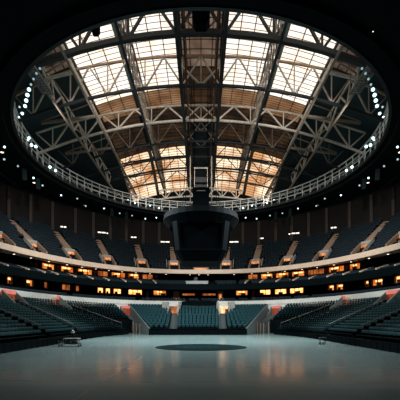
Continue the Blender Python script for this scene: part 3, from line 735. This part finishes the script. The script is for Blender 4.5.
# ------------------------------------------------------------------ spotlights, speakers, downlights
def spot(loc, aim, size, lens, label, group):
    r = thing('spotlight', label, 'spotlight', loc, group)
    d = (Vector(aim)-Vector(loc)).normalized(); r.rotation_mode = 'QUATERNION'; r.rotation_quaternion = Vector((0,0,-1)).rotation_difference(d)
    R_ = size
    mb = MB(); mb.tube((0,0,.0), (0,0,R_*1.6), R_, R_*.45, 12); mb.tube((0,0,-R_*.35), (0,0,0), R_*1.08, R_, 12, cap=False); hs = mb.build('housing', M['black'], r)
    mb = MB(); mb.tube((0,0,-R_*.12), (0,0,-.01), R_*.92, R_*.92, 14); mb.build('lens', lens, hs)
    mb = MB(); mb.poly([(-R_*1.15,0,R_*.4), (-R_*1.15,0,R_*2.0), (R_*1.15,0,R_*2.0), (R_*1.15,0,R_*.4)], .05); mb.build('yoke', M['steel_dark'], r)
nS = 0
for s, side in ((-1, 'left'), (1, 'right')):
    clusters = [
      ('in the bright column on the %s rim' % side, [(29,89.5,.34),(27.4,95,.36),(26.2,100.5,.36),(25,106,.34),(22.3,113.5,.3)], 24.6),
      ('in the cluster halfway down the %s rim' % side, [(29,138,.32),(31.5,145,.36),(35.8,146.5,.36),(28,140,.24)], 23.5),
      ('in the pair on the lower %s rim' % side, [(50,167,.38),(55.5,170.5,.36)], 23.5),
      ('in the row on the far %s rim' % side, [(135,203,.34),(143,207.5,.36),(150,205.5,.36),(150.5,210,.36),(159,208,.4),(159.5,212,.4),(128,200,.28)], 25.3),
    ]
    for nm, lst, z in clusters:
        lst = [q for q in lst if q[2] > 0]
        for i, (px, v, R_) in enumerate(lst):
            y = (z-CAMH)*F_PX/(HZ-v); x = s*(CX-px)*y/F_PX
            spot((x, y, z), (0, 12, 2), R_*.55, M['lens'], 'lit cool white spotlight, %s one %s' % (ORD[i+1], nm), 'lit spotlights on the ring'); nS += 1
    for i, (px, v) in enumerate(((31,84.5),(33.5,79),(36.5,73.5),(40,68.5),(19.5,107),(18.5,117))):  # dim lamps added where bits of the catwalk rail catch light
        z = 24.4; y = (z-CAMH)*F_PX/(HZ-v); x = s*(CX-px)*y/F_PX
        spot((x, y, z), (0, 12, 2), .12, M['lens_dim'], 'dim spotlight on the %s rim around the bright column of lamps, %s of six' % (side, ORD[i+1]), 'dim spotlights around the bright columns')
    # dim fittings hung under the rim
    angs = [22, 27, 33, 40, 47, 55, 61, 68, 76, 84, 91, 97, 103, 108, 113, 118, 124]
    for i, a in enumerate(angs):
        x, y = hole(s*math.radians(a), 1.9 + .5*(i % 3)); z = RZ-.9-.35*(i % 2)
        lit = i in (0, 1, 4, 7, 9, 12)
        spot((x, y, z), (x*.2, 14, 0), .15, M['lens'] if lit else M['lens_dim'],
             'small %s spotlight hung below the %s rim, %s from the far end' % ('bright' if lit else 'dim', side, ORD[i+1]), 'small spotlights below the rim')
    for i, (a, off) in enumerate(((36.5, 2.2), (43.5, 2.2), (80, 2.4), (87.5, 2.4))):
        x, y = hole(s*math.radians(a), off); z = RZ-2.3
        r = thing('line_array_speaker', 'dark teal hanging line array speaker below the %s rim, %s from the far end' % (side, ORD[i+1]), 'speaker', (x, y, z), 'line array speakers below the rim')
        r.rotation_euler.z = math.atan2(-x, y-20)
        for k in range(4):
            mb = MB(); z0_ = k*.42; dy = -.05*(3-k)**1.3
            mb.hexa([(-.3,-.25+dy,z0_),(.3,-.25+dy,z0_),(.22,.3+dy,z0_),(-.22,.3+dy,z0_),(-.3,-.25+dy,z0_+.38),(.3,-.25+dy,z0_+.38),(.22,.3+dy,z0_+.38),(-.22,.3+dy,z0_+.38)]); mb.build('speaker_box', M['speaker'], r)
        mb = MB(); mb.tube((0,0,1.6), (0,0,2.3), .03, n=6); mb.build('cable', M['black'], r)
    for i, (px, v) in enumerate(((2,152),(34,182.5),(98,202),(134,218.5),(84,205),(29,31),(19,57),(11,68))):
        if s < 0 and i > 4: continue
        y = (RZ-.12-CAMH)*F_PX/(HZ-v); x = s*(CX-px)*y/F_PX; big_ = .2 if i < 4 else .035
        r = thing('ceiling_downlight', 'small warm downlight in the black ceiling, %s side, %s one listed from the edge' % (side, ORD[i+1]), 'downlight', (x, y, RZ-.1), 'downlights in the black ceiling')
        r['label'] = 'tiny warm downlight in the %s black ceiling, %s' % (side, ('beside the picture edge level with the rim','below the pair of spotlights','above the pale wall lamps','nearest the scoreboard','dimmer one beside a brighter downlight','highest in the picture','second highest in the picture','third highest in the picture')[i])
        mb = MB(); mb.tube((0,0,-.05), (0,0,.1), big_*1.25, big_*1.25, 12); mb.build('housing', M['steel_dark'], r)
        mb = MB(); mb.tube((0,0,-.09), (0,0,-.05), big_, big_, 12); mb.build('lens', M['down'], r)
# lamps under the tan balcony edge
n_ = 0
for px in (14, 31, 49, 67, 82, 96, 109, 122, 136, 150, 166, 190, 199, 208, 234, 252, 268, 285, 302, 317, 334, 351, 369, 388):
    a, b, n = 27.9, 41.9, 2.3; x, y = ring(a, b, n, px_t(px, a, b, n))
    side = 'left' if px < CX else 'right'
    r = thing('soffit_lamp', 'tiny round lamp under the tan balcony edge, %s from the left edge' % ORD[n_+1], 'lamp', (x, y, 11.34), 'lamps under the tan balcony')
    mb = MB(); mb.tube((0,0,-.09), (0,0,0), .16, .2, 10); mb.build('housing', M['pale'], r)
    mb = MB(); mb.tube((0,0,-.13), (0,0,-.09), .15, .15, 10); mb.build('lens', M['down'], r); n_ += 1

# ------------------------------------------------------------------ scoreboard and what hangs above it
SY = 40.0
sb = thing('scoreboard', 'huge black scoreboard hanging in the middle of the arena', 'scoreboard', (0, SY, 8.5))
def octo(w, d, c): return [(-w+c,-d),(w-c,-d),(w,-d+c),(w,d-c),(w-c,d),(-w+c,d),(-w,d-c),(-w,-d+c)]
def frustum(mb, p0, z0, p1, z1):
    n = len(p0); i = len(mb.v); mb.v += [(x, y, z0) for x, y in p0] + [(x, y, z1) for x, y in p1]
    for k in range(n): mb.f.append((i+k, i+(k+1) % n, i+n+(k+1) % n, i+n+k)); mb.mi.append(0)
    mb.f.append(tuple(i+k for k in reversed(range(n)))); mb.mi.append(0); mb.f.append(tuple(i+n+k for k in range(n))); mb.mi.append(0)
mb = MB(); frustum(mb, octo(2.15,2.15,.4), 0, octo(2.75,2.75,.5), 1.1); frustum(mb, octo(2.75,2.75,.5), 1.1, octo(3.05,3.05,.5), 4.1); mb.build('body', M['board'], sb)
mb = MB()
def rnd(w, n=32): return [(w*math.cos(2*PI*k/n), w*math.sin(2*PI*k/n)) for k in range(n)]
frustum(mb, rnd(3.6), 3.95, rnd(4.25), 4.75); frustum(mb, rnd(4.25), 4.75, rnd(4.15), 5.35); frustum(mb, rnd(4.15), 5.35, rnd(2.9), 5.75); mb.build('upper_ring', M['board'], sb)
for k in range(4):
    R4 = Matrix.Rotation(k*PI/2, 3, 'Z')
    mb = MB(); mb.hexa([R4 @ Vector(p) for p in ((-2.1,-2.84,1.15),(2.1,-2.84,1.15),(2.1,-2.7,1.15),(-2.1,-2.7,1.15),(-2.3,-3.12,3.9),(2.3,-3.12,3.9),(2.3,-2.95,3.9),(-2.3,-2.95,3.9))])
    scn = mb.build('screen', M['black_gloss'], sb)
    mb = MB()
    for a, b in (((-2.1,-2.86,1.12),(2.1,-2.86,1.12)),((-2.3,-3.14,3.9),(2.3,-3.14,3.9)),((-2.1,-2.86,1.12),(-2.3,-3.14,3.9)),((2.1,-2.86,1.12),(2.3,-3.14,3.9))): mb.beam(R4 @ Vector(a), R4 @ Vector(b), .1)
    mb.build('screen_frame', M['board'], scn)
for x in (-2, 2):
    for y in (-2, 2):
        mb = MB(); mb.tube((x,y,5.6), (x*.5,y*.5,19.5), .035, n=6); mb.build('cable', M['board'], sb)
hz_ = thing('hoist_box', 'black box of the hoist hanging directly above the scoreboard', 'hoist', (0, SY+.4, 14.2))
mb = MB(); mb.box(-.92, .92, -.7, .7, 0.3, 2.9); mb.build('body', M['black'], hz_)
mb = MB(); mb.box(-.5, .5, -.73, -.7, 2.45, 2.55); mb.build('label_strip', M['steel_mid'], hz_)
for x in (-.8, .8):
    mb = MB(); mb.beam((x, 0, 2.9), (x, 0, 15.4), .07); mb.build('hanger', M['black'], hz_)
hf = thing('rigging_gantry', 'pale steel goalpost gantry around the hoist above the scoreboard', 'gantry', (0, 43, CAMH))
for x in (-.82, .82):
    mb = MB(); mb.beam((x, 0, 15.3), (x, 0, 18.5), .13); mb.build('post', Pl, hf)
for x in (-1.3, 1.3):
    mb = MB(); mb.beam((x, .3, 14.2), (x, .3, 20.0), .14); mb.build('post', Md, hf)
mb = MB(); mb.beam((-.9, 0, 18.45), (.9, 0, 18.45), .12); mb.build('crossbar', Pl, hf)
mb = MB(); mb.box(-.7, .7, .1, .5, 16.8, 17.4); mb.box(-.75, .75, .1, .6, 15.8, 16.5); mb.build('winch', M['steel_dark'], hf)
for x in (-.82, .82):
    mb = MB(); mb.beam((x, 0, 18.5), (x, 0, 28.2), .05); mb.build('hanger', M['black'], hf)
for x, y, z, w, h, lab in ((.0, 28.9, CAMH+23.85, .72, 2.2, 'black hanging speaker box at the top middle of the opening'), (-8.9, 29.6, CAMH+24.0, .34, 1.7, 'small black hanging speaker at the upper left rim of the opening')):
    r = thing('hanging_speaker', lab, 'speaker', (x, y, z))
    mb = MB(); mb.hexa([(-w*.6,-.4,0),(w*.6,-.4,0),(w*.6,.4,0),(-w*.6,.4,0),(-w,-.5,h*.2),(w,-.5,h*.2),(w,.5,h*.2),(-w,.5,h*.2)]); mb.box(-w,w,-.5,.5,h*.2,h); mb.build('speaker_box', M['black'], r)
    for q in (-1, 1):
        mb = MB(); mb.tube((q*w*.6,0,h), (q*w*.6,0,h+6), .04, n=6); mb.build('hanger', M['black'], r)

# ------------------------------------------------------------------ small things by the boards
ct = thing('equipment_trolley', 'low steel trolley with a pale top standing before the left stand', 'trolley', (-10.9, 29.6, 0))
mb = MB(); mb.box(-.55, .75, -.3, .3, .62, .68); mb.build('top_shelf', M['pale'], ct)
mb = MB(); mb.box(-.95, .85, -.28, .28, .2, .25); mb.build('lower_shelf', M['steel_dark'], ct)
for x in (-.9, -.5, .1, .7):
    for y in (-.26, .26):
        mb = MB(); mb.tube((x, y, .1), (x, y, .62 if x > -.6 else .45), .03, n=8); mb.build('post', M['steel_mid'], ct)
for x in (-.85, .75):
    for y in (-.26, .26):
        mb = MB(); mb.tube((x, y-.03, .07), (x, y+.03, .07), .07, n=12); mb.build('wheel', M['black'], ct)
mb = MB()
for x in (-.35, -.1, .25, .5): mb.box(x-.1, x+.1, -.2, .2, .25, .42)
mb.build('load', M['steel_dark'], ct)
tp = thing('camera_tripod', 'small camera on a dark tripod at the front of the left stand', 'camera', (-11.7, 32.3, 0))
for k in range(3):
    a = 2*PI*k/3; mb = MB(); mb.tube((.35*math.cos(a), .35*math.sin(a), 0), (0,0,1.0), .025, n=6); mb.build('leg', M['black'], tp)
mb = MB(); mb.box(-.12, .12, -.2, .16, 1.0, 1.2); mb.tube((0,-.36,1.1), (0,-.2,1.1), .07, .06, 10); mb.build('body', M['steel_mid'], tp)
mb = MB(); mb.tube((.08,-.24,1.26), (.08,-.16,1.26), .045, n=10); mb.build('lamp', M['lens_dim'], tp)
for k, (x, y) in enumerate(((10.6, 31.6), (10.85, 31.5))):
    r = thing('floor_box', 'small white box on the floor before the right stand, %s of two' % ('inner', 'outer')[k], 'box', (x, y, 0), 'white boxes before the right stand')
    mb = MB(); mb.hexa([(-.09,-.09,0),(.09,-.09,0),(.09,.09,0),(-.09,.09,0),(-.08,-.08,.2),(.08,-.08,.2),(.08,.08,.2),(-.08,.08,.2)]); mb.build('body', M['cloth'], r)
    mb = MB(); mb.box(-.1,.1,-.1,.1,.2,.23); mb.build('lid', M['pale'], r)
st = thing('low_stool', 'dark low stool beside the white boxes before the right stand', 'stool', (11.2, 32.6, 0))
mb = MB(); mb.box(-.3,.3,-.2,.2,.52,.6); mb.build('seat', M['steel_dark'], st)
for x in (-.25, .25):
    for y in (-.15, .15):
        mb = MB(); mb.tube((x,y,0), (x*.9,y*.9,.52), .025, n=6); mb.build('leg', M['steel_dark'], st)

# ------------------------------------------------------------------ lights
def lamp(name, typ, loc, aim, energy, col, size=1.0, ang=1.2):
    l = bpy.data.lights.new(name, typ); l.energy = energy; l.color = col
    if typ == 'AREA': l.size = size
    if typ in ('SPOT', 'POINT'): l.shadow_soft_size = size
    if typ == 'SPOT': l.spot_size = ang; l.spot_blend = 1.0
    o = bpy.data.objects.new(name, l); C.objects.link(o); o.location = loc
    d = Vector(aim)-Vector(loc); o.rotation_euler = d.to_track_quat('-Z', 'Y').to_euler()
    return o
CW = (.84, .97, 1.0); WW = (1.0, .93, .86)
for s in (-1, 1):
    lamp('stand_spot', 'SPOT', (s*17, 33, 23.5), (-s*17, 30, 3), 26000, CW, .5, 1.1)
    lamp('stand_spot', 'SPOT', (s*20, 50, 23.5), (-s*17, 50, 3), 26000, CW, .5, 1.1)
    lamp('floor_spot', 'SPOT', (s*17, 34, 23.5), (s*2, 43, 0), 36000, CW, .5, 1.25)
    lamp('floor_spot', 'SPOT', (s*20, 46, 23.5), (s*1, 36, 0), 32000, CW, .5, 1.25)
    lamp('near_floor_fill', 'SPOT', (s*10, 29, 23.4), (s*2, 24, 0), 3000, CW, .5, 1.15)  # fill light added for the near floor, tied to no fitting
    lamp('deck_spot', 'SPOT', (s*16, 36, 23.0), (s*22, 62, 12), 14000, WW, .5, 1.2)
    lamp('deck_spot', 'SPOT', (s*6, 28, 23.3), (s*8, 74, 12), 20000, WW, .5, 1.0)
    lamp('deck_spot', 'SPOT', (s*5, 27, 23.3), (s*27, 50, 10), 18000, WW, .5, 1.2)
    lamp('end_spot', 'SPOT', (s*12, 30, 23.2), (s*6, 64, 4), 26000, CW, .5, .8)
    lamp('roof_fill', 'SPOT', (s*20.0, 38.5, 24.4), (-s*4, 54, 30), 6000, WW, .4, 1.0)  # added fills that brighten the trusses, tied to no fitting
    lamp('roof_fill', 'SPOT', (s*14, 67, 25.0), (0, 73, 27), 1200, WW, .3, 1.5)
    lamp('roof_fill', 'SPOT', (s*12, 30, 24.8), (s*4, 62, 27), 5000, WW, .4, .9)

# ------------------------------------------------------------------ world, camera
w = bpy.data.worlds.new('World'); bpy.context.scene.world = w; w.use_nodes = True
w.node_tree.nodes['Background'].inputs[0].default_value = (0.25, 0.6, 0.75, 1); w.node_tree.nodes['Background'].inputs[1].default_value = 0.006
cam = bpy.data.cameras.new('Camera'); co = bpy.data.objects.new('Camera', cam); C.objects.link(co)
co.location = (0, 0, CAMH); co.rotation_euler = (PI/2, 0, 0)
cam.sensor_width = 36; cam.lens = F_PX/400*36; cam.shift_y = 0.30; cam.shift_x = -0.0025; cam.clip_end = 500
sc = bpy.context.scene; sc.camera = co
sc.view_settings.view_transform = 'Standard'; sc.view_settings.look = 'None'; sc.view_settings.exposure = 0.0
sc.cycles.use_denoising = True; sc.cycles.max_bounces = 6; sc.cycles.sample_clamp_indirect = 1.5
